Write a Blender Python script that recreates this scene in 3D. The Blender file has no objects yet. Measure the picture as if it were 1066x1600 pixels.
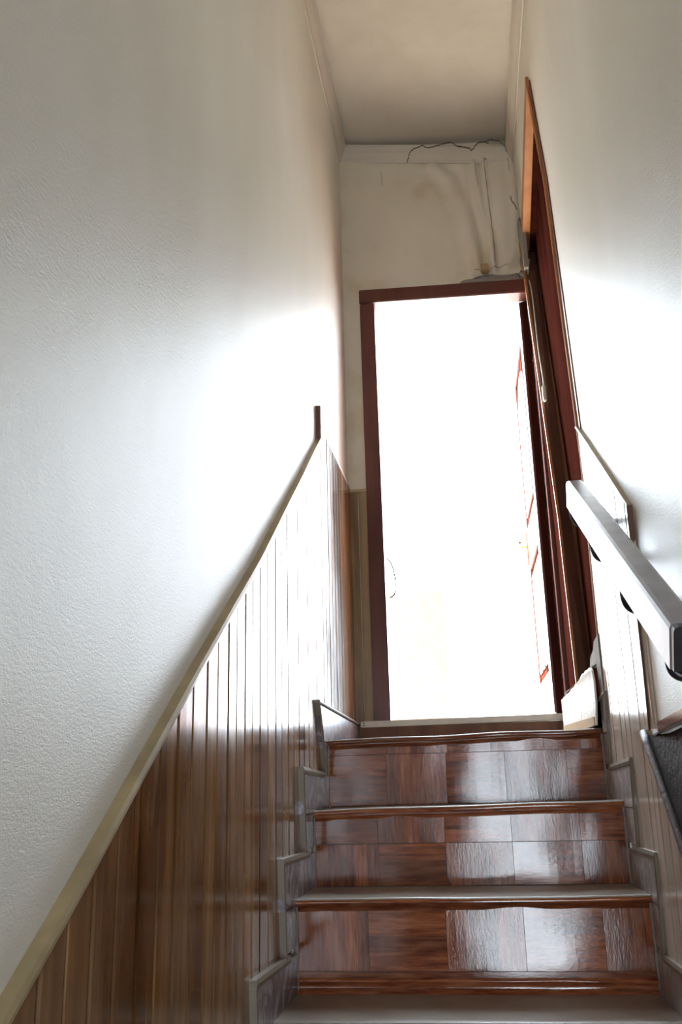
import bpy, bmesh, math, random
from mathutils import Vector, Matrix, noise
random.seed(7)
scene = bpy.context.scene
COL = scene.collection

# ------------------------------------------------------------------ camera
YAW, PIT, ROL = 0.12977, 0.29166, -0.02428
def cam_axes():
    cy, sy, cp, sp, cr, sr = math.cos(YAW), math.sin(YAW), math.cos(PIT), math.sin(PIT), math.cos(ROL), math.sin(ROL)
    fwd = Vector((-sy*cp, cy*cp, sp)); r0 = Vector((cy, sy, 0)); u0 = r0.cross(fwd)
    return cr*r0 + sr*u0, -sr*r0 + cr*u0, fwd
r_, u_, f_ = cam_axes()
cd = bpy.data.cameras.new('camera'); cam = bpy.data.objects.new('camera', cd); COL.objects.link(cam)
cd.sensor_fit = 'VERTICAL'; cd.sensor_height = 36; cd.sensor_width = 24; cd.lens = 32.54
cd.clip_start = 0.02; cd.clip_end = 200
cam.matrix_world = Matrix(((r_.x, u_.x, -f_.x, 0), (r_.y, u_.y, -f_.y, 0), (r_.z, u_.z, -f_.z, 0), (0, 0, 0, 1)))
scene.camera = cam

# ------------------------------------------------------------------ sky, sun, exposure
SKY = 9.0
w = bpy.data.worlds.new('sky'); scene.world = w; w.use_nodes = True
bg = w.node_tree.nodes['Background']; bg.inputs[0].default_value = (0.79, 0.90, 1.0, 1); bg.inputs[1].default_value = SKY
sd = bpy.data.lights.new('sun', 'SUN'); sun = bpy.data.objects.new('sun', sd); COL.objects.link(sun)
sd.energy = 40; sd.angle = math.radians(0.6); sd.color = (1.0, 0.93, 0.82)
sun.rotation_euler = Vector((-1.0, -0.15, 1.25)).to_track_quat('Z', 'Y').to_euler()
def portal(loc, rot, sx, sy):
    l = bpy.data.lights.new('doorway_portal', 'AREA'); l.shape = 'RECTANGLE'; l.size = sx; l.size_y = sy
    l.cycles.is_portal = True
    o = bpy.data.objects.new('doorway_portal', l); COL.objects.link(o); o.location = loc; o.rotation_euler = rot
portal((0.03, 4.04, 1.2), (math.radians(-90), 0, 0), 0.69, 1.95)      # daylight through the top door
portal((0.30, -1.81, -0.5), (math.radians(90), 0, 0), 0.50, 2.1)      # daylight through the street door behind
scene.view_settings.view_transform = 'Standard'; scene.view_settings.look = 'None'
scene.view_settings.gamma = 1; scene.view_settings.use_curve_mapping = False
scene.view_settings.exposure = 1.18
scene.cycles.max_bounces = 10; scene.cycles.diffuse_bounces = 7; scene.cycles.glossy_bounces = 5
scene.cycles.sample_clamp_indirect = 12

# ------------------------------------------------------------------ materials
def mat(name, build):
    m = bpy.data.materials.new(name); m.use_nodes = True
    nt = m.node_tree; b = nt.nodes['Principled BSDF']
    class H: pass
    h = H(); h.nt = nt; h.b = b
    def N(t, **kw):
        n = nt.nodes.new(t)
        for k, v in kw.items():
            if k in n.inputs.keys(): n.inputs[k].default_value = v
            else: setattr(n, k, v)
        return n
    h.N = N; h.L = nt.links.new
    def coords(sx, sy, sz):
        tc = N('ShaderNodeTexCoord'); mp = N('ShaderNodeMapping'); mp.inputs['Scale'].default_value = (sx, sy, sz)
        h.L(tc.outputs['Object'], mp.inputs[0]); return mp.outputs[0]
    h.coords = coords
    def noise_(scale, detail=3, s=(1, 1, 1), rough=0.5, dist=0.0):
        n = N('ShaderNodeTexNoise'); n.inputs['Scale'].default_value = scale; n.inputs['Detail'].default_value = detail
        n.inputs['Roughness'].default_value = rough; n.inputs['Distortion'].default_value = dist
        h.L(coords(*s), n.inputs['Vector']); return n.outputs['Fac']
    h.noise = noise_
    def ramp(fac, stops):
        r = N('ShaderNodeValToRGB'); el = r.color_ramp.elements
        el[0].position, el[0].color = stops[0][0], (*stops[0][1], 1)
        el[1].position, el[1].color = stops[-1][0], (*stops[-1][1], 1)
        for p, c in stops[1:-1]:
            e = el.new(p); e.color = (*c, 1)
        h.L(fac, r.inputs[0]); return r.outputs[0]
    h.ramp = ramp
    def mix(fac, a, b_, mode='MIX'):
        m_ = N('ShaderNodeMix'); m_.data_type = 'RGBA'; m_.blend_type = mode
        if isinstance(fac, (int, float)): m_.inputs[0].default_value = fac
        else: h.L(fac, m_.inputs[0])
        for i, v in ((6, a), (7, b_)):
            if isinstance(v, tuple): m_.inputs[i].default_value = (*v, 1)
            else: h.L(v, m_.inputs[i])
        return m_.outputs[2]
    h.mix = mix
    def bump(height, strength, dist, prev=None):
        n = N('ShaderNodeBump'); n.inputs['Strength'].default_value = strength; n.inputs['Distance'].default_value = dist
        h.L(height, n.inputs['Height'])
        if prev is not None: h.L(prev, n.inputs['Normal'])
        return n.outputs[0]
    h.bump = bump
    def rng(v, a, b_, c, d):
        n = N('ShaderNodeMapRange'); n.inputs[1].default_value = a; n.inputs[2].default_value = b_; n.inputs[3].default_value = c; n.inputs[4].default_value = d
        h.L(v, n.inputs[0]); return n.outputs[0]
    h.rng = rng
    build(h); return m
def put(h, color=None, rough=None, normal=None):
    if color is not None:
        if isinstance(color, tuple): h.b.inputs['Base Color'].default_value = (*color, 1)
        else: h.L(color, h.b.inputs['Base Color'])
    if rough is not None:
        if isinstance(rough, (int, float)): h.b.inputs['Roughness'].default_value = rough
        else: h.L(rough, h.b.inputs['Roughness'])
    if normal is not None: h.L(normal, h.b.inputs['Normal'])

def m_wallpaper(h):
    n1 = h.noise(2.2, 4, (1, 1, .5)); col = h.ramp(n1, [(.3, (.69, .65, .56)), (.7, (.78, .745, .665))])
    streak = h.noise(9, 6, (1, 5, .8), .7); rg = h.rng(streak, .3, .7, .37, .42)
    fine = h.noise(260, 4, (1, 1, 1), .75); lines = h.noise(70, 4, (1, .8, 3), .7, .2)
    nb = h.bump(lines, .55, .0022); nb = h.bump(fine, .55, .0028, nb)
    put(h, col, rg, nb)
WALLPAPER = mat('wallpaper', m_wallpaper)
def m_ceil(h):
    n1 = h.noise(1.7, 5, (1, 1, 1), .6); col = h.ramp(n1, [(.3, (.47, .41, .33)), (.55, (.57, .52, .44)), (.75, (.60, .56, .485))])
    put(h, col, .65, h.bump(h.noise(60, 3), .3, .001))
CEIL = mat('ceiling_paint', m_ceil)
def m_end(h):
    n1 = h.noise(3.1, 4, (1, 1, .8), .55); col = h.ramp(n1, [(.3, (.53, .44, .28)), (.46, (.65, .59, .475)), (.8, (.70, .66, .56))])
    put(h, col, .6, h.bump(h.noise(150, 3), .2, .0008))
ENDPAPER = mat('loose_wallpaper', m_end)
def boards_mat(dark, mid, light, dust, dustamt, r0, r1):
    def f(h):
        g = h.noise(26, 5, (1, 1, .035), .65, .5); g2 = h.noise(7, 3, (1, 1, .12), .5, 1.6)
        c = h.ramp(g, [(.34, dark), (.5, mid), (.66, light)])
        c2 = h.ramp(g2, [(.42, dark), (.5, mid), (.62, light)])
        c = h.mix(.5, c, c2)
        oi = h.N('ShaderNodeObjectInfo'); v = h.rng(oi.outputs['Random'], 0, 1, .8, 1.18)
        hs = h.N('ShaderNodeHueSaturation'); h.L(v, hs.inputs['Value']); h.L(c, hs.inputs['Color']); c = hs.outputs[0]
        d = h.noise(3.5, 5, (1, 1, .45), .65); df = h.rng(d, .42, .75, 0, dustamt)
        c = h.mix(df, c, dust); rg = h.rng(d, .35, .75, r0, r1)
        wob = h.noise(3.2, 2, (1, 2.2, .35)); nb = h.bump(wob, .3, .006); nb = h.bump(g, .08, .0005, nb)
        put(h, c, rg, nb)
        h.b.inputs['Coat Weight'].default_value = .12; h.b.inputs['Coat Roughness'].default_value = .10
    return f
BOARD_L = mat('brown_wood_grain_board', boards_mat((.065, .025, .007), (.19, .085, .027), (.36, .19, .075), (.38, .29, .20), .30, .13, .30))
BOARD_R = mat('reflection_paled_wood_board', boards_mat((.52, .40, .29), (.66, .55, .44), (.74, .64, .54), (.70, .64, .58), .5, .15, .32))  # lightened board copy; the white wall's reflection is put into its colour
BOARD_E = mat('tan_wood_grain_board', boards_mat((.17, .095, .04), (.32, .20, .095), (.42, .29, .15), (.4, .33, .25), .2, .3, .5))
def m_trim(h):
    put(h, h.ramp(h.noise(14, 3, (1, 1, 1)), [(.3, (.34, .26, .14)), (.7, (.48, .38, .21))]), .35)
TRIM = mat('olive_plastic_trim', m_trim)
def vinyl(sx, sy, sz, a, b_, vert):
    def f(h):
        g = h.noise(9, 5, (sx, sy, sz), .62, .35)
        c = h.ramp(g, [(.33, (.12, .027, .010)), (.5, (.26, .072, .027)), (.68, (.38, .135, .058))])
        # printed strips: one brightness per strip
        tc = h.N('ShaderNodeTexCoord'); sp = h.N('ShaderNodeSeparateXYZ'); h.L(tc.outputs['Object'], sp.inputs[0])
        m1 = h.N('ShaderNodeMath', operation='MULTIPLY'); h.L(sp.outputs['X' if vert else 'Z'], m1.inputs[0]); m1.inputs[1].default_value = 26.0
        fl = h.N('ShaderNodeMath', operation='FLOOR'); h.L(m1.outputs[0], fl.inputs[0])
        wn = h.N('ShaderNodeTexWhiteNoise'); wn.noise_dimensions = '2D'
        oi = h.N('ShaderNodeObjectInfo'); cb = h.N('ShaderNodeCombineXYZ'); h.L(fl.outputs[0], cb.inputs[0]); h.L(oi.outputs['Random'], cb.inputs[1]); h.L(cb.outputs[0], wn.inputs['Vector'])
        v = h.rng(wn.outputs['Value'], 0, 1, .62, 1.25)
        hs = h.N('ShaderNodeHueSaturation'); h.L(v, hs.inputs['Value']); h.L(c, hs.inputs['Color']); c = hs.outputs[0]
        big = h.noise(5.5, 3, (1, 1, 1.3)); fine = h.noise(120, 4, (a, 1, b_), .75)
        nb = h.bump(big, .05, .004); nb = h.bump(fine, .20, .0010, nb)
        rg = h.rng(h.noise(4, 2), .35, .65, .04, .09)
        put(h, c, rg, nb)
        h.b.inputs['Specular IOR Level'].default_value = .5
    return f
VINYL_H = mat('red_brown_vinyl_level_grain', vinyl(1.1, 1, 11, .55, 1.6, False))
VINYL_V = mat('red_brown_vinyl_upright_grain', vinyl(11, 1, 1.1, 1.6, .55, True))
def m_tread(h):
    n = h.noise(4, 5, (1, 1.5, 1), .65)
    c = h.ramp(n, [(.3, (.20, .15, .11)), (.5, (.30, .26, .21)), (.75, (.38, .35, .31))])
    put(h, c, h.rng(n, .3, .7, .28, .5), h.bump(h.noise(90, 3), .3, .001))
TREAD = mat('dusty_vinyl_tread', m_tread)
def m_maroon(h):
    c = h.ramp(h.noise(11, 4, (1, 1, .12), .6), [(.3, (.070, .017, .012)), (.7, (.14, .040, .026))])
    put(h, c, .38, h.bump(h.noise(40, 3, (1, 1, .15)), .2, .001))
MAROON = mat('maroon_wood_paint', m_maroon)
def m_matte(h):
    c = h.ramp(h.noise(11, 4, (1, 1, .12), .6), [(.3, (.028, .007, .005)), (.7, (.055, .015, .010))])
    put(h, c, .95); h.b.inputs['Specular IOR Level'].default_value = 0.0
MATTE = mat('matte_maroon_wood', m_matte)
def m_brown(h):
    c = h.ramp(h.noise(12, 4, (1, 1, .1), .6), [(.3, (.09, .035, .02)), (.7, (.19, .085, .045))])
    put(h, c, .6)
BROWN = mat('brown_stained_wood', m_brown)
def m_orange(h):
    c = h.ramp(h.noise(14, 4, (1, 1, .1), .6), [(.3, (.36, .13, .035)), (.7, (.52, .22, .07))])
    put(h, c, .4)
ORANGE = mat('lit_edge_orange', m_orange)  # orange puts light on the side door's jamb edges and head into colour
def m_marble(h):
    n = h.noise(9, 6, (1, 1, 1), .7, 2.2)
    c = h.ramp(n, [(.30, (.10, .075, .085)), (.5, (.19, .15, .165)), (.60, (.45, .42, .43)), (.68, (.17, .14, .15))])
    put(h, c, .3)
MARBLE = mat('grey_marble_tile', m_marble)
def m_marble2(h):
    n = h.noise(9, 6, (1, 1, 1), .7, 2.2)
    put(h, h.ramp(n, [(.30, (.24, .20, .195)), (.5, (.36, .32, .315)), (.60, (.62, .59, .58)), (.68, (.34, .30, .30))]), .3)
MARBLE_LIT = mat('dusty_lit_marble_tile', m_marble2)  # paler marble copy: dust plus reflected light put into the colour
def flat(name, c, r=.5, metal=0.0, bumpy=0):
    def f(h):
        cc = h.ramp(h.noise(18, 3), [(.3, tuple(x*.88 for x in c)), (.7, tuple(min(1, x*1.08) for x in c))])
        put(h, cc, r, h.bump(h.noise(45, 5, (1, 1, 1), .7), .8, bumpy) if bumpy else None)
        h.b.inputs['Metallic'].default_value = metal
    return mat(name, f)
EDGE = flat('dusty_edge_trim', (.25, .205, .155), .45)
GROUT = flat('dark_grout', (.10, .075, .06), .8, 0, .003)
CONCRETE = flat('raw_mortar', (.30, .26, .22), .9, 0, .012)
CONCRETE_OUT = flat('sunlit_concrete', (.55, .50, .44), .85, 0, .002)
PEACH = flat('brown_render', (.12, .080, .058), .85, 0, .002)
WHITEPLASTIC = flat('off_white_plastic', (.70, .66, .58), .4)
SILL = flat('grey_white_sill', (.66, .62, .56), .5, 0, .001)
RAIL = flat('grey_enamelled_steel', (.32, .30, .335), .26, .0)
RAILDARK = flat('black_steel', (.02, .018, .02), .3)
DARKVINYL = flat('dark_vinyl_sheet', (.085, .070, .075), .38, 0, .004)
BLACKVINYL = flat('near_black_vinyl_sheet', (.018, .014, .016), .55, 0, .006); BLACKVINYL.node_tree.nodes['Principled BSDF'].inputs['Specular IOR Level'].default_value = .15
FOAM = flat('torn_cream_board', (.86, .81, .72), .5, 0, .004)
CRACK = flat('dark_crack', (.07, .05, .035), .9)
SHADOWFOLD = flat('fold_shade', (.36, .30, .22), .8)  # paints the shade along the folds of the loose paper
BRASS = flat('aged_brass', (.55, .42, .2), .3, 1.0)
WOODCHIP_SHADE = flat('raw_wood_and_shade_tan', (.42, .28, .14), .7)

# ------------------------------------------------------------------ helpers
def tag(o, label=None, cat=None, kind=None, group=None):
    if label: o['label'] = label
    if cat: o['category'] = cat
    if kind: o['kind'] = kind
    if group: o['group'] = group
    return o
def empty(name, loc=(0, 0, 0), **kw):
    o = bpy.data.objects.new(name, None); COL.objects.link(o); o.location = loc; o.empty_display_size = .05
    return tag(o, **kw)
def obj(name, verts, faces, m, parent=None, smooth=False, bevel=0, **kw):
    """World-space vertices; the child sits back by its ancestors' offsets so Object coordinates stay the world's."""
    me = bpy.data.meshes.new(name); me.from_pydata([tuple(v) for v in verts], [], faces)
    bm = bmesh.new(); bm.from_mesh(me); bmesh.ops.recalc_face_normals(bm, faces=bm.faces)
    if bevel: bmesh.ops.bevel(bm, geom=[e for e in bm.edges if e.calc_face_angle(0) > .5], offset=bevel, segments=2, affect='EDGES', clamp_overlap=True)
    bm.to_mesh(me); bm.free()
    if smooth:
        for p in me.polygons: p.use_smooth = True
    me.materials.append(m)
    o = bpy.data.objects.new(name, me); COL.objects.link(o)
    if parent:
        o.parent = parent
        off = Vector((0, 0, 0)); q = parent
        while q: off += q.location; q = q.parent
        o.location = -off
    return tag(o, **kw)
def prism_vf(pts, vec):
    n = len(pts); v = [Vector(p) for p in pts]; v2 = [p + Vector(vec) for p in v]
    f = [list(range(n)), [n+i for i in reversed(range(n))]] + [[i, (i+1) % n, n+(i+1) % n, n+i] for i in range(n)]
    return v + v2, f
def prism(name, pts, vec, m, parent=None, **kw):
    v, f = prism_vf(pts, vec); return obj(name, v, f, m, parent, **kw)
def box_vf(x0, x1, y0, y1, z0, z1):
    return prism_vf([(x0, y0, z0), (x1, y0, z0), (x1, y1, z0), (x0, y1, z0)], (0, 0, z1-z0))
def box(name, x0, x1, y0, y1, z0, z1, m, parent=None, **kw):
    v, f = box_vf(x0, x1, y0, y1, z0, z1); return obj(name, v, f, m, parent, **kw)
def join(parts):
    V, F = [], []
    for v, f in parts:
        o = len(V); V += list(v); F += [[i+o for i in q] for q in f]
    return V, F
def tube_vf(pts, r, n=8, closed=False):
    P = [Vector(p) for p in pts]; V = []; F = []; up = None
    for i, p in enumerate(P):
        t = (P[min(i+1, len(P)-1)] - P[max(i-1, 0)]).normalized()
        if up is None:
            up = t.cross(Vector((0, 0, 1)) if abs(t.z) < .9 else Vector((1, 0, 0))).normalized()
        up = (up - t*up.dot(t)).normalized(); s = t.cross(up); rr = r[i] if isinstance(r, (list, tuple)) else r
        V += [p + (up*math.cos(a) + s*math.sin(a))*rr for a in (2*math.pi*k/n for k in range(n))]
    for i in range(len(P)-1):
        for k in range(n): F.append([i*n+k, i*n+(k+1) % n, (i+1)*n+(k+1) % n, (i+1)*n+k])
    F.append(list(reversed(range(n)))); F.append([(len(P)-1)*n+k for k in range(n)])
    return V, F
def smooth_path(pts, k=6):
    P = [Vector(p) for p in pts]; out = []
    for i in range(len(P)-1):
        a, b, c, d = P[max(i-1, 0)], P[i], P[i+1], P[min(i+2, len(P)-1)]
        for j in range(k):
            t = j/k; out.append(.5*((2*b) + (c-a)*t + (2*a-5*b+4*c-d)*t*t + (3*b-a-3*c+d)*t**3))
    return out + [P[-1]]
# the two side walls: the left one drifts in a little towards the top door, the right one leans in above chest height
def XL(y): return -.482 + .0075*(y-1)
def L(off, y, z): return Vector((XL(y)+off, y, z))
def XR(z): return .407 - max(0, z-1.0)*.0235
def R(off, y, z): return Vector((XR(z)-off, y, z))
D = 3.85                                # front face of the wall with the top door
TOPZ = [.159, -.049, -.259, -.475, -.685, -.895, -1.105, -1.315]
NOSE = [3.019, 2.738, 2.467, 2.19, 1.91, 1.63, 1.35, 1.07]
FLOORZ = -1.52

# ------------------------------------------------------------------ setting: walls, ceiling, floor
def wall_poly(name, polys, mapf, off, vec, m, **kw):
    return obj(name, *join([prism_vf([mapf(off, y, z) for y, z in p], vec) for p in polys]), m, **kw)
wl = wall_poly('wall_left', [[(-1.8, -1.6), (4.05, -1.6), (4.05, 3.25), (-1.8, 3.25)]], L, -.008, (-.15, 0, 0), WALLPAPER, kind='structure',
               label='long left stair wall in satin textured wallpaper above brown boards')
wr = wall_poly('wall_right', [
    [(.3, -1.6), (3.0, -1.6), (3.0, .159), (2.92, .159), (2.92, .364), (2.885, 1.0), (.3, 1.0)],
    [(.3, 1.0), (2.885, 1.0), (2.905, 2.05), (3.03, 2.58), (3.03, 3.25), (.3, 3.25)],
    [(3.03, 2.58), (3.84, 2.38), (3.84, 3.25), (3.03, 3.25)],
    [(3.0, -1.6), (4.05, -1.6), (4.05, .159), (3.0, .159)],
    [(3.84, .159), (4.05, .159), (4.05, 1.0), (3.84, 1.0)],
    [(3.84, 1.0), (4.05, 1.0), (4.05, 3.25), (3.84, 3.25)]], R, -.008, (.10, 0, 0), WALLPAPER, kind='structure',
    label='right stair wall in satin textured wallpaper with the side door opening')
def cz(x): return 2.985 - .13*x
ceil = prism('ceiling', [(-.75, -1.9, cz(-.75)), (1.5, -1.9, cz(.42)), (1.5, 4.05, cz(.42)), (.42, 4.05, cz(.42)), (-.75, 4.05, cz(-.75))], (0, 0, .1), CEIL, kind='structure', label='stained off-white ceiling above the stairs')
box('floor', -.7, 1.35, -2.0, NOSE[-1]+.02, FLOORZ-.1, FLOORZ, TREAD, kind='structure', label='lower hall floor at the foot of the stairs')
bwp = [box_vf(-.7, .06, -1.95, -1.8, -1.6, 3.2), box_vf(.54, 1.35, -1.95, -1.8, -1.6, 3.2), box_vf(.06, .54, -1.95, -1.8, .55, 3.2)]
obj('wall_back', *join(bwp), BROWN, kind='structure', label='hall wall behind the stairs with the street doorway')
obj('wall_hall', *join([box_vf(1.2, 1.35, -1.8, .3, -1.6, 3.2), box_vf(.52, 1.35, .3, .45, -1.6, 3.2)]), BROWN, kind='structure', label='lower hall side wall')
# far wall with the top door: bulging loose wallpaper above the door
def fold(d, w_): return math.exp(-(d/w_)**2)
def seg_d(x, z, pts):
    best = 9; 
    for (a, b), (c, e) in zip(pts, pts[1:]):
        t = max(0, min(1, ((x-a)*(c-a)+(z-b)*(e-b))/((c-a)**2+(e-b)**2+1e-9)))
        best = min(best, math.hypot(x-a-t*(c-a), z-b-t*(e-b)))
    return best
F1 = [(.175, 2.95), (.185, 2.85), (.20, 2.62), (.225, 2.45), (.232, 2.29)]
F2 = [(.232, 2.90), (.236, 2.62), (.243, 2.42), (.243, 2.28)]
F3 = [(-.02, 2.88), (.06, 2.80), (.115, 2.62), (.15, 2.42), (.165, 2.30)]
F4 = [(.36, 2.93), (.362, 2.62), (.35, 2.38), (.30, 2.30)]
def bulge(x, z):
    b = .010*fold(seg_d(x, z, F1), .018) - .012*fold(seg_d(x, z, F1)-.03, .016) + .016*fold(seg_d(x, z, F2)+.0, .012)
    b += .016*fold(seg_d(x, z, F3), .035) - .008*fold(seg_d(x, z, F3)-.05, .03) + .008*fold(seg_d(x, z, F4), .02)
    b += .012*fold(x-.30, .05)*fold(z-2.6, .25) + .006*noise.noise(Vector((x*6, z*4, 1.3))) + .006*fold(z-2.27, .03)*(1 if x > .05 else 0)
    return b
V, F = [], []; nx, nz = 120, 90
x0, x1 = -.48, .425
def ztop(x): return cz(x)
def zbot(x): return 2.236 - .02*max(0, (x+.389)/.8)
for j in range(nz+1):
    for i in range(nx+1):
        x = x0+(x1-x0)*i/nx; z = zbot(x)+(ztop(x)+.02-zbot(x))*j/nz
        V.append((x, D-bulge(x, z)*min(1, j/6), z))
for j in range(nz):
    for i in range(nx):
        a = j*(nx+1)+i; F.append([a, a+1, a+nx+2, a+nx+1])
ew = empty('wall_end', (0, D, .159), kind='structure', label='end wall around the top door, loose stained wallpaper')
obj('loose_wallpaper', V, F, ENDPAPER, ew, smooth=True)
obj('masonry', *join([box_vf(-.48, .425, D+.03, 4.05, 2.20, 3.2), box_vf(-.62, -.345, D+.001, 4.05, -1.6, 2.24), box_vf(.392, .56, D+.001, 4.05, -1.6, 2.24)]), ENDPAPER, ew)
# cracks and painted fold shade of the torn paper (ragged dark strips standing on the paper)
def ribbon(name, pts, wd, m, parent, amp=.003, y=None, seed=0):
    P = smooth_path([(x, 0, z) for x, z in pts], 8); V, F = [], []
    for i, p in enumerate(P):
        q = P[min(i+1, len(P)-1)] - P[max(i-1, 0)]; n = Vector((-q.z, 0, q.x)).normalized()
        j = amp*noise.noise(Vector((i*.6+seed, seed, 0))); ww = wd*(.45+.9*abs(noise.noise(Vector((i*.33, seed*3.1, 5)))))
        if i in (0, len(P)-1): ww *= .2
        c = p + n*j
        for s in (-1, 1):
            a = c + n*(s*ww/2); zz = a.z; a.y = (D-bulge(a.x, zz)-.0022) if y is None else y(a.x, zz); V.append(a)
    n_ = len(P)
    V2 = [v + Vector((0, .0035, 0)) for v in V]; 
    for i in range(n_-1):
        F.append([2*i, 2*i+1, 2*i+3, 2*i+2])
    nV = len(V)
    for i in range(n_-1):
        F += [[2*i, 2*i+2, nV+2*i+2, nV+2*i], [2*i+1, 2*i+3, nV+2*i+3, nV+2*i+1]]
    return obj(name, V+V2, F, m, parent)
# cornice on three sides
cove = [(0, -.085), (.010, -.085), (.016, -.070), (.030, -.055), (.044, -.040), (.054, -.020), (.060, -.012), (.060, 0), (0, 0)]
def cornice(name, axis_pts, inward, m, **kw):
    V, F = [], []; n = len(cove)
    for (x, y, z, s) in axis_pts:
        for (o, h_) in cove: V.append((x+inward[0]*o*s, y+inward[1]*o, z+h_))
    for k in range(len(axis_pts)-1):
        for i in range(n): F.append([k*n+i, k*n+(i+1) % n, (k+1)*n+(i+1) % n, (k+1)*n+i])
    F += [list(range(n)), [(len(axis_pts)-1)*n+i for i in range(n)]]
    return obj(name, V, F, m, **kw)
zl = cz(XL(3)); zr = cz(.36)
cornice('trim_1', [(XL(y)-.009, y, cz(XL(y)), 1) for y in (-1.8, 1, 3, D)], (.62, 0), CEIL, kind='structure', label='plaster cornice along the left wall')
cornice('trim_2', [(XR(zr)+.009, y, cz(XR(zr)), 1) for y in (-.0, 1, 3, D)], (-.55, 0), CEIL, kind='structure', label='plaster cornice along the right wall')
cor = cornice('trim_3', [(x, D+.002, cz(x), 1) for x in (-.48, -.2, .1, .4)], (0, -.5), CEIL, kind='structure', label='plaster cornice over the top door wall, cracked')
def yc(x, z):
    t = max(0, min(1, (z-(cz(x)-.085))/.085)); return D - .004 - .027*t - .004
ribbon('crack_and_fold_shade', [(-.135, 2.915), (-.115, 2.965), (-.06, 2.985), (-.03, 2.972), (.03, 2.978), (.075, 2.985), (.11, 2.962), (.165, 2.945), (.175, 2.93)], .0045, CRACK, cor, .006, lambda x, z: yc(x, z), 3)
ribbon('crack_and_fold_shade', [(.175, 2.93), (.20, 2.955), (.215, 2.965), (.24, 2.965), (.26, 2.955)], .0045, CRACK, cor, .006, lambda x, z: yc(x, z), 8)
ribbon('crack_and_fold_shade', [(.24, 2.96), (.265, 2.975), (.30, 2.965), (.33, 2.94), (.345, 2.90)], .002, CRACK, cor, .006, lambda x, z: yc(x, z), 12)
ribbon('crack_and_fold_shade', [(.185, 2.93), (.19, 2.84), (.196, 2.74)], .004, SHADOWFOLD, ew, .003, None, 21)
ribbon('crack_and_fold_shade', [(.232, 2.885), (.28, 2.888), (.345, 2.885)], .004, CRACK, ew, .002, None, 4)
ribbon('crack_and_fold_shade', [(.232, 2.885), (.236, 2.74), (.241, 2.62), (.248, 2.45), (.246, 2.32)], .0055, SHADOWFOLD, ew, .003, None, 5)
ribbon('crack_and_fold_shade', [(.345, 2.885), (.350, 2.80)], .004, SHADOWFOLD, ew, .003, None, 6)
ribbon('crack_and_fold_shade', [(.343, 2.67), (.347, 2.64), (.358, 2.62), (.366, 2.59)], .006, CRACK, ew, .008, None, 9)
ribbon('crack_and_fold_shade', [(-.265, 2.885), (-.262, 2.84), (-.262, 2.80)], .0025, CRACK, ew, .002, None, 10)
ribbon('crack_and_fold_shade', [(.15, 2.292), (.20, 2.285), (.26, 2.300), (.31, 2.305)], .005, SHADOWFOLD, ew, .005, None, 11)
box('wooden_block', .178, .214, D-.030, D+.01, 2.272, 2.312, WOODCHIP_SHADE, ew, bevel=.004)
# raw mortar where the paper is torn off
def lump(name, outline, y0, dpt, parent, m, seed):
    bm = bmesh.new(); vs = [bm.verts.new((x, y0, z)) for x, z in outline]; bm.faces.new(vs)
    bmesh.ops.triangulate(bm, faces=bm.faces); bmesh.ops.subdivide_edges(bm, edges=bm.edges, cuts=3, use_grid_fill=True)
    for v in bm.verts:
        e = 0 if v.is_boundary else 1
        v.co.y -= e*(dpt*.5+dpt*noise.noise(v.co*30+Vector((seed, 0, 0)))) - (0 if e else .012)
    me = bpy.data.meshes.new(name); bm.to_mesh(me); bm.free()
    V = [v.co.copy() for v in me.vertices]; F = [list(p.vertices) for p in me.polygons]
    return obj(name, V, F, m, parent, smooth=True)
lump('raw_mortar', [(.355, 2.225), (.398, 2.205), (.402, 2.54), (.385, 2.56), (.366, 2.535), (.362, 2.45), (.366, 2.36), (.357, 2.31), (.362, 2.27), (.345, 2.245)], D-.024, .012, ew, CONCRETE, 2)
lump('raw_mortar', [(.075, 2.222), (.36, 2.212), (.355, 2.262), (.30, 2.255), (.25, 2.258), (.19, 2.245), (.13, 2.246), (.085, 2.243)], D-.016, .008, ew, CONCRETE, 5)

# ------------------------------------------------------------------ wood-grain boards
def interp(prof, y):
    for (a, b), (c, d) in zip(prof, prof[1:]):
        if a <= y <= c: return b + (d-b)*(y-a)/(c-a) if c > a else d
    return prof[0][1] if y < prof[0][0] else prof[-1][1]
def board(mapf, y0, y1, top, bot, m, parent, thick=.010, ribs=True):
    wdt = y1-y0; cols = [(y0+.0015, -.004), (y0+.002, thick-.004), (y0+.010, thick)]
    if ribs: cols += [(y0+wdt*.47, thick), (y0+wdt*.49, thick-.003), (y0+wdt*.51, thick-.003), (y0+wdt*.53, thick)]
    extra = [a for a, _ in top+bot if y0+.013 < a < y1-.013 and not (ribs and abs(a-y0-wdt*.5) < wdt*.05)]
    cols += [(a, thick) for a in extra]
    cols += [(y1-.004, thick), (y1-.002, thick-.004), (y1-.0015, -.004)]
    cols.sort(key=lambda c: c[0])
    V, F = [], []
    for y, o in cols:
        z0, z1 = interp(bot, y), interp(top, y)
        nseg = 6
        for k in range(nseg+1): 
            z = z0+(z1-z0)*k/nseg
            V.append(mapf(o-.008, y, z))
    n = 7
    for i in range(len(cols)-1):
        for k in range(6): F.append([i*n+k, (i+1)*n+k, (i+1)*n+k+1, i*n+k+1])
    return obj('board', V, F, m, parent)
TL = [(-1.8, -1.55), (-1.0, -1.50), (.97, -.212), (1.3, .006), (1.594, .205), (2.094, .528), (3.018, 1.183), (3.03, 1.252), (3.85, 1.262)]
TLc = [(-1.0, -1.49), (.97, -.212), (1.3, .006), (1.594, .205), (2.094, .528), (3.018, 1.183)]
BL = [(-1.8, -1.56), (1.0, -1.56), (2.1, -.72), (2.9, .05), (3.85, .05)]
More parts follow.
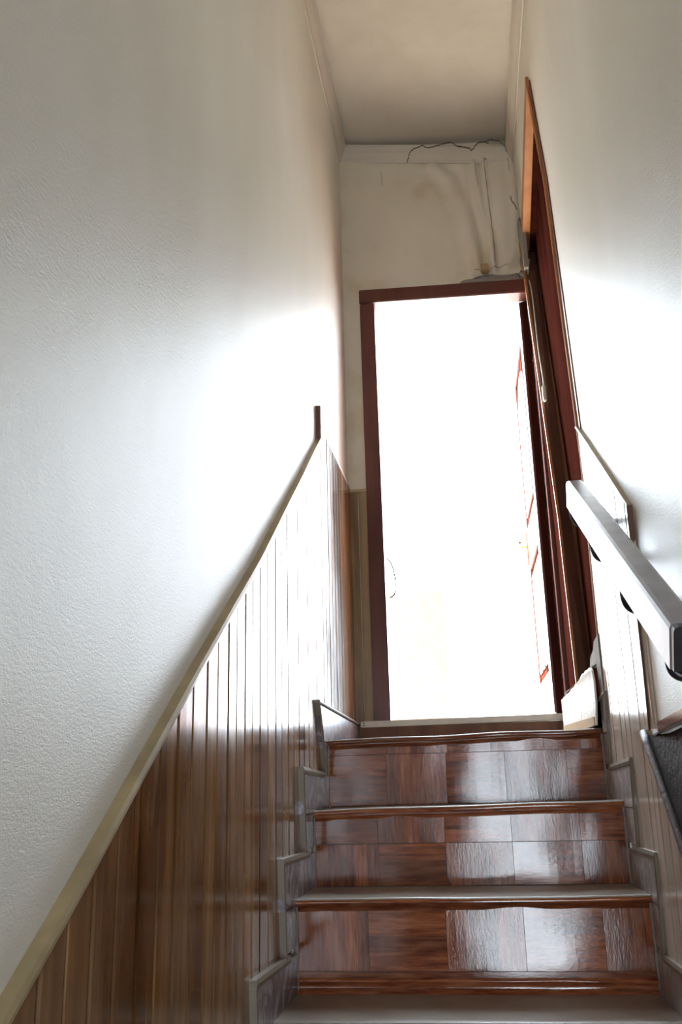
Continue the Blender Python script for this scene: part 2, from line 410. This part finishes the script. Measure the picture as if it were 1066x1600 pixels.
edges = [-.9, -.75, -.6, -.45, -.3, -.15, 0, .15, .3, .45, .6, .75, .90, 1.049, 1.189, 1.348, 1.509, 1.674, 1.823, 1.961, 2.102, 2.272, 2.428, 2.58, 2.735, 2.885, 3.03, 3.18, 3.33, 3.47, 3.617, 3.75, 3.85]
for a, b in zip(edges, edges[1:]): board(L, a, b, TL, BL, BOARD_L, wl)
def strip(name, mapf, prof, wd, off0, off1, m, parent, below=True, **kw):
    """cap strip following a profile on a wall; wd is its width square to the run"""
    V, F = [], []
    for i, (y, z) in enumerate(prof):
        a = Vector(prof[max(i-1, 0)]); b = Vector(prof[min(i+1, len(prof)-1)]); d = (b-a).normalized(); n = Vector((-d.y, d.x))
        lo, hi = Vector((y, z)) - n*wd*.5, Vector((y, z)) + n*wd*.5
        mid = Vector((y, z))
        for q, o in ((lo, off0), (lo, off1-.002), (mid, off1), (hi, off1-.002), (hi, off0)): V.append(mapf(o, q.x, q.y))
    k = 5
    for i in range(len(prof)-1):
        for j in range(k): F.append([i*k+j, i*k+(j+1) % k, (i+1)*k+(j+1) % k, (i+1)*k+j])
    F += [list(range(k)), [(len(prof)-1)*k+j for j in range(k)]]
    return obj(name, V, F, m, parent, **kw)
def wig(prof, n=10, amp=.003, s=0):
    out = []
    for (a, b), (c, d) in zip(prof, prof[1:]):
        for i in range(n):
            t = i/n; out.append((a+(c-a)*t, b+(d-b)*t+amp*noise.noise(Vector((a+(c-a)*t*1.0, s, 0))*4)))
    return out+[prof[-1]]
strip('board_cap', L, wig(TLc, 8, .005), .016, -.012, .012, TRIM, wl)
strip('board_cap', L, [(3.014, 1.17), (3.014, 1.31)], .014, -.012, .010, BROWN, wl)
strip('board_cap', L, [(3.03, 1.255), (D, 1.265)], .008, -.012, .005, WHITEPLASTIC, wl)
# right wall boards
TR1 = [(2.19, .635), (2.90, 1.118)]
TRlow = [(.35, -1.52), (1.0, -1.0), (2.035, -.078), (2.235, .105)]
BR = [(.3, -1.56), (1.0, -1.56), (2.1, -.72), (2.9, .05), (3.1, .05)]
er = [2.91, 2.80, 2.66, 2.51, 2.36, 2.24]
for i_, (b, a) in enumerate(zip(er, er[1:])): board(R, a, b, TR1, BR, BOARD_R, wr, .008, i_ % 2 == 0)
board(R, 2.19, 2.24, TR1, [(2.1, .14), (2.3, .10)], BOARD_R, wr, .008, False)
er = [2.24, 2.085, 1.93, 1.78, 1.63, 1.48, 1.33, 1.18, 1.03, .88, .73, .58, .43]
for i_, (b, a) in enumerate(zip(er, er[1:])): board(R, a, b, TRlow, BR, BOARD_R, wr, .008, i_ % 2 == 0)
strip('board_cap', R, wig([(2.185, .632), (2.895, 1.115)], 8, .004), .007, -.012, .006, TRIM, wr)
strip('board_cap', R, [(2.187, .637), (2.20, .50), (2.237, .11)], .007, -.012, .005, BROWN, wr)
strip('board_cap', R, wig([(2.235, .105), (2.035, -.078), (1.0, -1.0), (.4, -1.49)], 6, .004), .022, -.012, .014, TRIM, wr)
# end wall: one strip of boards left of the door
bx = [(-.478, -.425), (-.425, -.386)]
for a, b in bx:
    V, F = prism_vf([(a+.0015, D-.008, .172), (b-.0015, D-.008, .172), (b-.0015, D-.008, 1.252), (a+.0015, D-.008, 1.252)], (0, .012, 0)); obj('board', V, F, BOARD_E, ew)
box('board_cap', -.478, -.386, D-.012, D+.003, 1.250, 1.262, TRIM, ew)

# ------------------------------------------------------------------ staircase
st = empty('staircase', (0, 1.07, FLOORZ), label='straight flight of steps covered in red-brown wood-print vinyl', cat='staircase')
XS0, XS1 = -.466, .402
def xs0(k): return XL(NOSE[k])+.012
for k in range(8):
    zt, yn = TOPZ[k], NOSE[k]
    zb = TOPZ[k+1] if k < 7 else FLOORZ
    back = 4.05 if k == 0 else NOSE[k-1]+.004
    a, b = xs0(k), XS1
    box('step_core', a+.002, b-.002, yn+.012, back if k else D-.03, zb-.05 if k < 7 else zb, zt-.006, GROUT, st)
    # tread sheet with rolled nosing, gently sagging
    back = D-.012 if k == 0 else back
    V, F = [], []; prof = [(back, zt)] + [(yn+(back-yn)*t, zt) for t in (.75, .5, .25, .1)] + [(yn-.002, zt+.0008), (yn-.008, zt-.003), (yn-.010, zt-.009), (yn-.006, zt-.016), (yn+.004, zt-.019), (yn+.006, zt-.030)]
    M = 28
    for i in range(M+1):
        x = a+(b-a)*i/M
        for j, (y, z) in enumerate(prof):
            e = noise.noise(Vector((x*5, k*3.3, 0)))*.0035 + (.006*(x+.03)/.43 if k == 0 else (.005*x/.4 if k == 1 else .002*x/.4))
            V.append((x, y + (noise.noise(Vector((x*7, k*2.1, 9)))*.003 if j > 4 else 0), z + e*(1 if j > 1 else .3)))
    n = len(prof)
    for i in range(M):
        for j in range(n-1): F.append([i*n+j, i*n+j+1, (i+1)*n+j+1, (i+1)*n+j])
    o = obj('tread', V, F, TREAD, st, smooth=True)
    o.data.materials.append(VINYL_H)
    for p in o.data.polygons:
        if (p.index % (n-1)) >= 6: p.material_index = 1
    rz0, rz1 = zb+.001, zt-.018
    rs = box('riser', a+.001, b-.001, yn+.010, yn+.016, rz0, rz1, GROUT, st)
    # printed squares: (x edges, z edges, grain per square)
    if k == 0: rows = [((rz1-.036, rz1), [a, -.265, -.075, .06, .225, .335, b], 'hvhhhv'), ((rz0, rz1-.037), [a, -.271, -.082, .100, .288, b], 'hvhvh')]
    elif k == 1: rows = [((rz1-.080, rz1), [a, -.275, -.088, .096, .282, b], 'hvhvh'), ((rz0, rz1-.081), [a, -.275, -.088, .096, .282, b], 'vhvhv')]
    elif k == 2: rows = [((rz0+.048, rz1), [a, -.280, -.088, .100, .288, b], 'vhvhv'), ((rz0+.030, rz0+.047), [a, b], 'h')]
    else: rows = [((rz0+.03, rz1), [a, -.28, -.09, .1, .29, b], 'hvhvh' if k % 2 else 'vhvhv'), ((rz0, rz0+.029), [a, b], 'h')]
    for (z0, z1), xe, gr in rows:
        for i, (p, q) in enumerate(zip(xe, xe[1:])):
            V, F = [], []; nn = 8; mm = 6; g = .0006
            for jj in range(mm+1):
                for ii in range(nn+1):
                    x = p+g+(q-p-2*g)*ii/nn; z = z0+g*.5+(z1-z0-g)*jj/mm
                    V.append((x, yn+.0065+.0010*noise.noise(Vector((x*9, z*9, k*5))) + .0002*math.cos(ii/nn*math.pi*2), z))
            for jj in range(mm):
                for ii in range(nn):
                    c = jj*(nn+1)+ii; F.append([c, c+1, c+nn+2, c+nn+1])
            ring = [ii for ii in range(nn+1)] + [jj*(nn+1)+nn for jj in range(1, mm+1)] + [mm*(nn+1)+ii for ii in range(nn-1, -1, -1)] + [jj*(nn+1) for jj in range(mm-1, 0, -1)]
            base = len(V); V += [(V[c][0], yn+.0105, V[c][2]) for c in ring]
            for t in range(len(ring)): F.append([ring[t], ring[(t+1) % len(ring)], base+(t+1) % len(ring), base+t])
            obj('vinyl_square', V, F, VINYL_H if gr[i] == 'h' else VINYL_V, rs)
    if k == 2:   # curled lower lap of vinyl over the tread below
        V, F = [], []; M = 40
        for i in range(M+1):
            x = a+(b-a)*i/M; wv = .003*noise.noise(Vector((x*9, 2, 0)))
            for (y, z) in ((yn+.008, rz0+.034), (yn-.001+wv, rz0+.031+wv), (yn-.003+wv, rz0+.026+wv), (yn+.003, rz0+.022), (yn+.001+wv, rz0+.010), (yn-.006+wv*2, rz0-.002+.004*(x+.47)*-1)): V.append((x, y, z))
        for i in range(M):
            for j in range(5): F.append([i*6+j, i*6+j+1, (i+1)*6+j+1, (i+1)*6+j])
        obj('curled_lap', V, F, VINYL_H, rs, smooth=True)

# stepped marble skirting with olive edge trims, both sides
def skirting(name, mapf, side, label):
    e = empty(name, (0, 2.4, -.5), kind='structure', label=label)
    H = .098
    for k in range(8):
        zt, yn = TOPZ[k], NOSE[k]; a = .175 if side == 'l' else (.15, .20, .13, .27, .17, .17, .17, .17)[k]
        pa = a if k == 0 else a; ynext = (D if side == 'l' else 3.0) if k == 0 else NOSE[k-1]
        zb = TOPZ[k+1]+H if k < 7 else FLOORZ
        jit = .004*math.sin(k*2.3)
        y0 = yn-a
        o0, o1 = -.004, (.014 if side == 'l' else .0035)
        # horizontal tile lying along the tread, joint at the nosing
        ym = yn-.002
        pts = [(y0+.006, zt-.012), (ynext, zt-.012), (ynext, zt+H-.006), (y0+.006, zt+H-.004+jit)]
        def tile(pp, proud=0):
            v, f = prism_vf([mapf(o1+proud, y, z) for y, z in pp], (-(o1+proud-o0), 0, 0) if side == 'l' else ((o1+proud-o0), 0, 0))
            return obj('marble_tile', v, f, MARBLE if side == 'l' else MARBLE_LIT, e, bevel=.0012)
        if k:
            tile(pts)
        else: tile([(y0+.006+(.045 if side == 'l' else 0), zt-.012), (yn+.30, zt-.012), (yn+.30, zt+H-.008), (y0+.006, zt+H-.004)]); tile([(yn+.302, zt-.012), (ynext, zt-.012), (ynext, zt+H-.01), (yn+.302, zt+H-.008)])
        # upright tile beside the riser
        ll = .13 if (k == 0 and side == 'l') else .03
        tile([(y0+.006+ll, zb+.008), (yn+.02, zb+.008), (yn+.02, zt-.014), (y0+.006+ll*.4, zt-.014)], -.0015)
        # rough mortar line between skirting and step
        t1 = [(y0-.004, zt+H+.003+jit), ((ynext if k == 0 else ynext-.10), zt+H-.004)]
        strip('edge_trim', mapf, t1, .017 if k else .008, o0, o1+.005, EDGE, e)
        lean = .13 if (k == 0 and side == 'l') else .03
        strip('edge_trim', mapf, [(y0+lean, zb-.005), (y0, zt+H+.008+jit)], .011, o0, o1+.005, EDGE, e)
    return e
skirting('baseboard_left', L, 'l', 'stepped grey marble skirting on the left of the stairs')
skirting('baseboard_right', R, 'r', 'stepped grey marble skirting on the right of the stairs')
# mortar bed seams along the step sides
for nm, f, s in (('trim_4', L, -1), ('trim_5', R, 1)):
    parts = []
    for k in range(5):
        zt, yn = TOPZ[k], NOSE[k]; zb = TOPZ[k+1]
        pts = [(f(.0, yn+.004, zb) + (zt-zb)*t*Vector((0, 0, 1))) for t in [i/10 for i in range(11)]]
        pts = [Vector((((XS1+.002) if s > 0 else xs0(k)-.002), p.y+.004*noise.noise(p*25), p.z)) for p in pts]
        parts.append(tube_vf(pts, [.006+.003*noise.noise(p*40) for p in pts], 6))
    obj(nm, *join(parts), CONCRETE, kind='structure', label='rough mortar seam between the risers and the %s skirting' % ('left' if s < 0 else 'right'))

# ------------------------------------------------------------------ top door
d1 = empty('door_1', (0, D, .159), kind='structure', label='maroon framed outer door standing open at the top of the stairs')
yf, yb = D-.022, D+.07
prism('door_frame_jamb', [(-.389, yf, 2.16), (-.322, yf, 2.16), (-.317, yf, .165), (-.384, yf, .165)], (0, yb-yf, 0), MAROON, d1, bevel=.004)
prism('door_frame_jamb', [(.384, yf, 2.148), (.408, yf, 2.148), (.410, yf, .165), (.386, yf, .165)], (0, yb-yf, 0), MAROON, d1, bevel=.003)
prism('door_frame_head', [(-.391, yf, 2.236), (.409, yf, 2.216), (.409, yf, 2.148), (-.391, yf, 2.168)], (0, yb-yf, 0), MAROON, d1, bevel=.004)
prism('door_frame_return', [R(.004, 3.51, .16), R(.004, 3.62, 1.0), R(.004, 3.81, 2.225), R(.004, 3.845, 2.225), R(.004, 3.845, 1.0), R(.004, 3.845, .16)], (.010, 0, 0), MATTE, d1)
sill = prism('threshold', [(-.436, D-.060, .238), (.374, D-.060, .244), (.374, D-.060, .268), (-.436, D-.060, .262)], (0, .20, 0), SILL, d1, bevel=.003)
for zz in (.245, .255): obj('screw', *tube_vf([(-.422, D-.064, zz), (-.422, D-.057, zz)], .0028, 8), RAILDARK, sill)
box('threshold_riser', -.436, .376, D-.052, D+.02, .155, .240, BROWN, d1)
# the leaf, opened outward about the right jamb; its plane runs back and slightly in
lf_a, lf_b = Vector((.353, 3.90, 0)), Vector((.353, 4.66, 0))
dirv = (lf_b-lf_a).normalized(); nrm = Vector((-dirv.y, dirv.x, 0))      # towards -X
def LF(s, o, z): p = lf_a + dirv*s + nrm*o; return Vector((p.x, p.y, z))
lw = (lf_b-lf_a).length
def lbox(s0, s1, o0, o1, z0, z1): return prism_vf([LF(s0, o0, z0), LF(s1, o0, z0), LF(s1, o1, z0), LF(s0, o1, z0)], (0, 0, z1-z0))
leaf = obj('door_leaf', *lbox(0, lw, -.028, 0, .28, 2.14), MATTE, d1)
for s0, s1, z0, z1 in ((0, .10, .28, 2.14), (lw-.10, lw, .28, 2.14), (.10, lw-.10, .28, .46), (.10, lw-.10, 1.02, 1.22), (.10, lw-.10, 2.00, 2.14)):
    obj('stile', *lbox(s0, s1, 0, .010, z0, z1), MAROON, leaf, bevel=.002)
for i in range(3):
    s0 = .13+i*(lw-.26)/3; obj('panel', *lbox(s0+.015, s0+(lw-.26)/3-.015, 0, .008, .50, .98), MAROON, leaf, bevel=.003)
V = [LF(.15+(lw-.30)*t, 0, 0) for t in (0, 1)]
arch = [(.15, 1.27), (lw-.15, 1.27), (lw-.15, 1.80)] + [(.15+(lw-.30)*(.5+.5*math.cos(a)), 1.80+.13*math.sin(a)) for a in [math.pi*i/10 for i in range(1, 10)]] + [(.15, 1.80)]
obj('panel', *prism_vf([LF(s, 0, z) for s, z in arch], nrm*.009), MAROON, leaf, bevel=.003)
hd = obj('door_handle', *join([lbox(lw-.075, lw-.035, .010, .016, 1.05, 1.22), tube_vf([LF(lw-.055, .012, 1.15), LF(lw-.055, .05, 1.15), LF(lw-.075, .055, 1.15), LF(lw-.17, .055, 1.145)], .008, 8)]), BRASS, leaf)
for zz in (.50, 1.20, 1.90): obj('hinge', *tube_vf([(.383, 3.925, zz-.05), (.383, 3.925, zz+.05)], .004, 8), BRASS, d1)
# torn cream board at the foot of the side door
tb = empty('torn_board', (.37, 3.3, .159), label='torn cream board with jagged top in the right corner beside the threshold', cat='board')
def TB(y, z, o=0): return Vector((.385-.0375*(y-2.95)-o, y, z))
def jag(a, b, n, seed, amp=.010):
    out = []
    for i in range(n+1):
        t = i/n; out.append((a[0]+(b[0]-a[0])*t, a[1]+(b[1]-a[1])*t+amp*noise.noise(Vector((i*1.7, seed, 0)))))
    return out
t1 = [(3.72, .172), (3.28, .172)] + [(3.235, .33)] + jag((3.25, .335), (3.72, .312), 12, 3)
prism('board_piece', [TB(y, z) for y, z in t1], (.006, 0, 0), FOAM, tb)
t2 = [(3.26, .172), (2.99, .172), (2.955, .24), (2.95, .30), (2.97, .338)] + jag((3.0, .350), (3.20, .345), 8, 6, .012) + [(3.235, .33)]
prism('board_piece', [TB(y, z, .001) for y, z in t2], (.006, 0, 0), FOAM, tb)
lo = [(3.70, .172), (3.0, .172), (3.0, .198), (3.70, .215)]
prism('painted_foot_shade', [TB(y, z, .004) for y, z in lo], (.004, 0, 0), WOODCHIP_SHADE, tb)  # tan strip stands in for the threshold's shadow on the board
for i in range(16):                                    # curled shreds on the torn edge
    y = 3.02+.035*i; z = .345-.03*(y-3.0) - .004
    p = TB(y, z, .002); q = p+Vector((-.010-.006*random.random(), random.uniform(-.01, .01), -.004-random.random()*.012))
    prism('shred', [p+Vector((0, -.010, 0)), p+Vector((0, .012, 0)), q+Vector((0, .004, 0)), q+Vector((0, -.004, 0))], (.0015, 0, .001), FOAM, tb)
lump_pts = [(2.90, .16), (2.955, .16), (2.97, .30), (2.99, .36), (3.15, .365), (3.12, .395), (3.03, .41), (3.0, .43), (2.93, .435), (2.90, .44)]
prism('mortar_patch', [R(.004, y, z) for y, z in lump_pts], (.02, 0, 0), CONCRETE, wr)

# ------------------------------------------------------------------ side door on the right of the landing
d2 = empty('door_2', (.42, 3.3, .159), kind='structure', label='closed maroon side door set back in the right wall')
RC = .052      # recess depth
def RO(o, y, z): return R(-o, y, z)
# far jamb: its reveal faces down the stairs
prism('door_frame_jamb', [R(.006, 3.49, .16), R(-RC, 3.49, .16), R(-RC, 3.60, 1.0), R(-RC, 3.83, 2.44), R(.006, 3.83, 2.44), R(.006, 3.60, 1.0)], (0, .03, 0), BROWN, d2)
prism('lit_jamb_edge', [R(.014, 3.475, .16), R(.004, 3.475, .16), R(.004, 3.585, 1.0), R(.004, 3.815, 2.40), R(.014, 3.815, 2.40), R(.014, 3.585, 1.0)], (0, .014, 0), ORANGE, d2)
prism('door_frame_head', [R(.004, 3.03, 2.568), R(.004, 3.83, 2.345), R(.004, 3.83, 2.42), R(.004, 3.03, 2.63)], (.032, 0, 0), ORANGE, d2)
prism('door_frame_head', [R(-.028, 3.03, 2.555), R(-.028, 3.83, 2.335), R(-.028, 3.83, 2.40), R(-.028, 3.03, 2.60)], (.075, 0, 0), MATTE, d2)
prism('door_frame_jamb', [R(-.004, 2.885, .37), R(-.004, 2.850, 1.0), R(-.004, 2.87, 2.05), R(-.004, 2.99, 2.58), R(-.004, 3.03, 2.56), R(-.004, 2.915, 2.05), R(-.004, 2.895, 1.0), R(-.004, 2.925, .37)], (.1, 0, 0), MAROON, d2)
strip('lit_jamb_edge', R, [(2.925, .37), (2.890, 1.0), (2.892, 1.11), (2.910, 2.05), (3.036, 2.585)], .012, -.010, .004, ORANGE, d2)
prism('door_leaf', [R(-RC, 2.80, .17), R(-RC, 3.84, .17), R(-RC, 3.84, 1.0), R(-RC, 2.80, 1.0)], (.03, 0, 0), MATTE, d2)
lf2 = prism('door_leaf', [R(-RC, 2.80, 1.0), R(-RC, 3.84, 1.0), R(-RC, 3.84, 2.60), R(-RC, 2.80, 2.60)], (.03, 0, 0), MATTE, d2)
prism('stile', [R(-RC-.002, 3.40, .17), R(-RC-.002, 3.48, .17), R(-RC-.002, 3.59, 1.0), R(-RC-.002, 3.82, 2.42), R(-RC-.002, 3.72, 2.42), R(-RC-.002, 3.50, 1.0)], (.012, 0, 0), BROWN, lf2)
# raw mortar beside the frame, on the short return
prism('mortar_patch', [R(.010, 3.75, 2.23), R(.010, 3.842, 2.23), R(.010, 3.842, 2.50), R(.010, 3.80, 2.51), R(.010, 3.74, 2.46), R(.010, 3.70, 2.40), R(.010, 3.72, 2.33)], (.02, 0, 0), CONCRETE, wr)

# white cable and its connector by the side door frame
cp = smooth_path([(.372, 3.815, 2.235), (.385, 3.80, 2.205), (.392, 3.77, 2.12), (.392, 3.73, 1.95), (.391, 3.70, 1.80), (.393, 3.655, 1.66), (.394, 3.64, 1.60)], 6)
cb = empty('cable', (.385, 3.8, 2.2), label='thin white cable hanging from the broken plaster beside the door head', cat='cable')
obj('cord', *tube_vf(cp, .0032, 8), WHITEPLASTIC, cb, smooth=True)
cp2 = smooth_path([(.385, 3.80, 2.215), (.39, 3.775, 2.25), (.395, 3.76, 2.275)], 5); obj('cord', *tube_vf(cp2, .003, 8), WHITEPLASTIC, cb, smooth=True)
obj('connector', *box_vf(.384, .398, 3.62, 3.648, 1.525, 1.595), WHITEPLASTIC, cb, bevel=.004)

# ------------------------------------------------------------------ handrail
hr = empty('handrail', (.335, 1.46, .2), label='grey square steel handrail on the right wall, rising towards the top door', cat='handrail')
ra, rb = Vector((.335, 1.455, .232)), Vector((.335, 2.55, .825))
ax = (rb-ra).normalized(); up = Vector((0, -ax.z, ax.y)); HW, HH = .025, .075
def rail_vf(p0, p1, hw, hh, ch=.009, inset=0):
    sec = [(-hw, -hh), (-hw, -ch), (-hw+ch*.3, -ch*.3), (-hw+ch, 0), (hw-ch, 0), (hw, -ch), (hw, -hh)]
    V = []
    st_ = [(p0, 1), (p1 - ax*.012, 1), (p1, .75)]
    for p, s in st_:
        for x, h_ in sec: V.append(p + Vector((x*s, 0, 0)) + up*(h_ if s == 1 else (h_+hh/2)*s-hh/2))
    n = len(sec); F = []
    for k in range(len(st_)-1):
        for i in range(n): F.append([k*n+i, k*n+(i+1) % n, (k+1)*n+(i+1) % n, (k+1)*n+i])
    F += [list(range(n)), [(len(st_)-1)*n+i for i in range(n)]]
    return V, F
obj('rail', *rail_vf(ra, rb, HW, HH), RAIL, hr)
e0 = ra - ax*.004
obj('end_cap', *rail_vf(e0-ax*.016, e0+ax*.012, HW-.0015, HH-.004, .008), RAILDARK, hr)
def bracket(yy, s=1.0):
    s = 1.0 if yy < 1.6 else 1.3
    c = ra + ax*((yy-ra.y)/ax.y) - up*HH
    pts = smooth_path([c+Vector((-.012, 0, .004)), c+Vector((-.012, 0, -.014*s)), c+Vector((-.006, 0, -.026*s)), c+Vector((.012, 0, -.031*s)), c+Vector((.076, 0, -.031*s))], 5)
    b = obj('bracket', *tube_vf(pts, .0095*s, 8), RAILDARK, hr, smooth=True)
    q = pts[-1]; obj('wall_plate', *tube_vf([(q.x-.001, q.y, q.z), (q.x+.006, q.y, q.z)], .020, 16), RAILDARK, b)
for yy in (1.50, 1.83, 2.17, 2.50): bracket(yy)

# ------------------------------------------------------------------ vinyl-wrapped ledge low on the right wall
lg = empty('wall_ledge', (.38, 1.9, .1), label='maroon topped ledge with dark vinyl sides low on the right wall', cat='ledge')
prism('ledge_top', [(.374, 1.45, .138), (.376, 1.99, .117), (.398, 2.19, .117), (.404, 2.19, .117), (.404, 1.45, .138)], (0, 0, -.021), VINYL_H, lg, bevel=.002)
prism('side_lining', [R(.012, 2.225, .102), R(.012, 1.99, .094), R(.012, 1.45, .115), R(.014, 1.45, -.56), R(.014, 2.0, -.075)], (.008, 0, 0), BLACKVINYL, lg, bevel=.002)
obj('rolled_edge', *tube_vf([R(.016, y, z) for y, z in wig([(2.235, .108), (2.03, -.055), (1.75, -.30), (1.45, -.57)], 6, .01, 4)], .010, 8), DARKVINYL, lg, smooth=True)

# ------------------------------------------------------------------ outside the top door
obj('ground', *join([box_vf(-4, 4, 4.052, 9, .05, .20), box_vf(-.343, .390, D+.001, 4.052, .05, .165)]), CONCRETE_OUT, kind='structure', label='sunlit roof terrace floor beyond the open top door')
box('parapet', -1.6, -.10, 5.1, 5.25, .20, 1.05, PEACH, kind='structure', label='brown rendered parapet beyond the open top door')
cw = smooth_path([(-.322, 3.98, .98), (-.300, 3.99, .95), (-.287, 3.99, .88), (-.292, 3.99, .82), (-.312, 3.98, .80)], 6)
tag(obj('outdoor_cable', *tube_vf(cw, .003, 6), RAILDARK, smooth=True), 'thin dark cable looping from the left door jamb outside', 'cable')
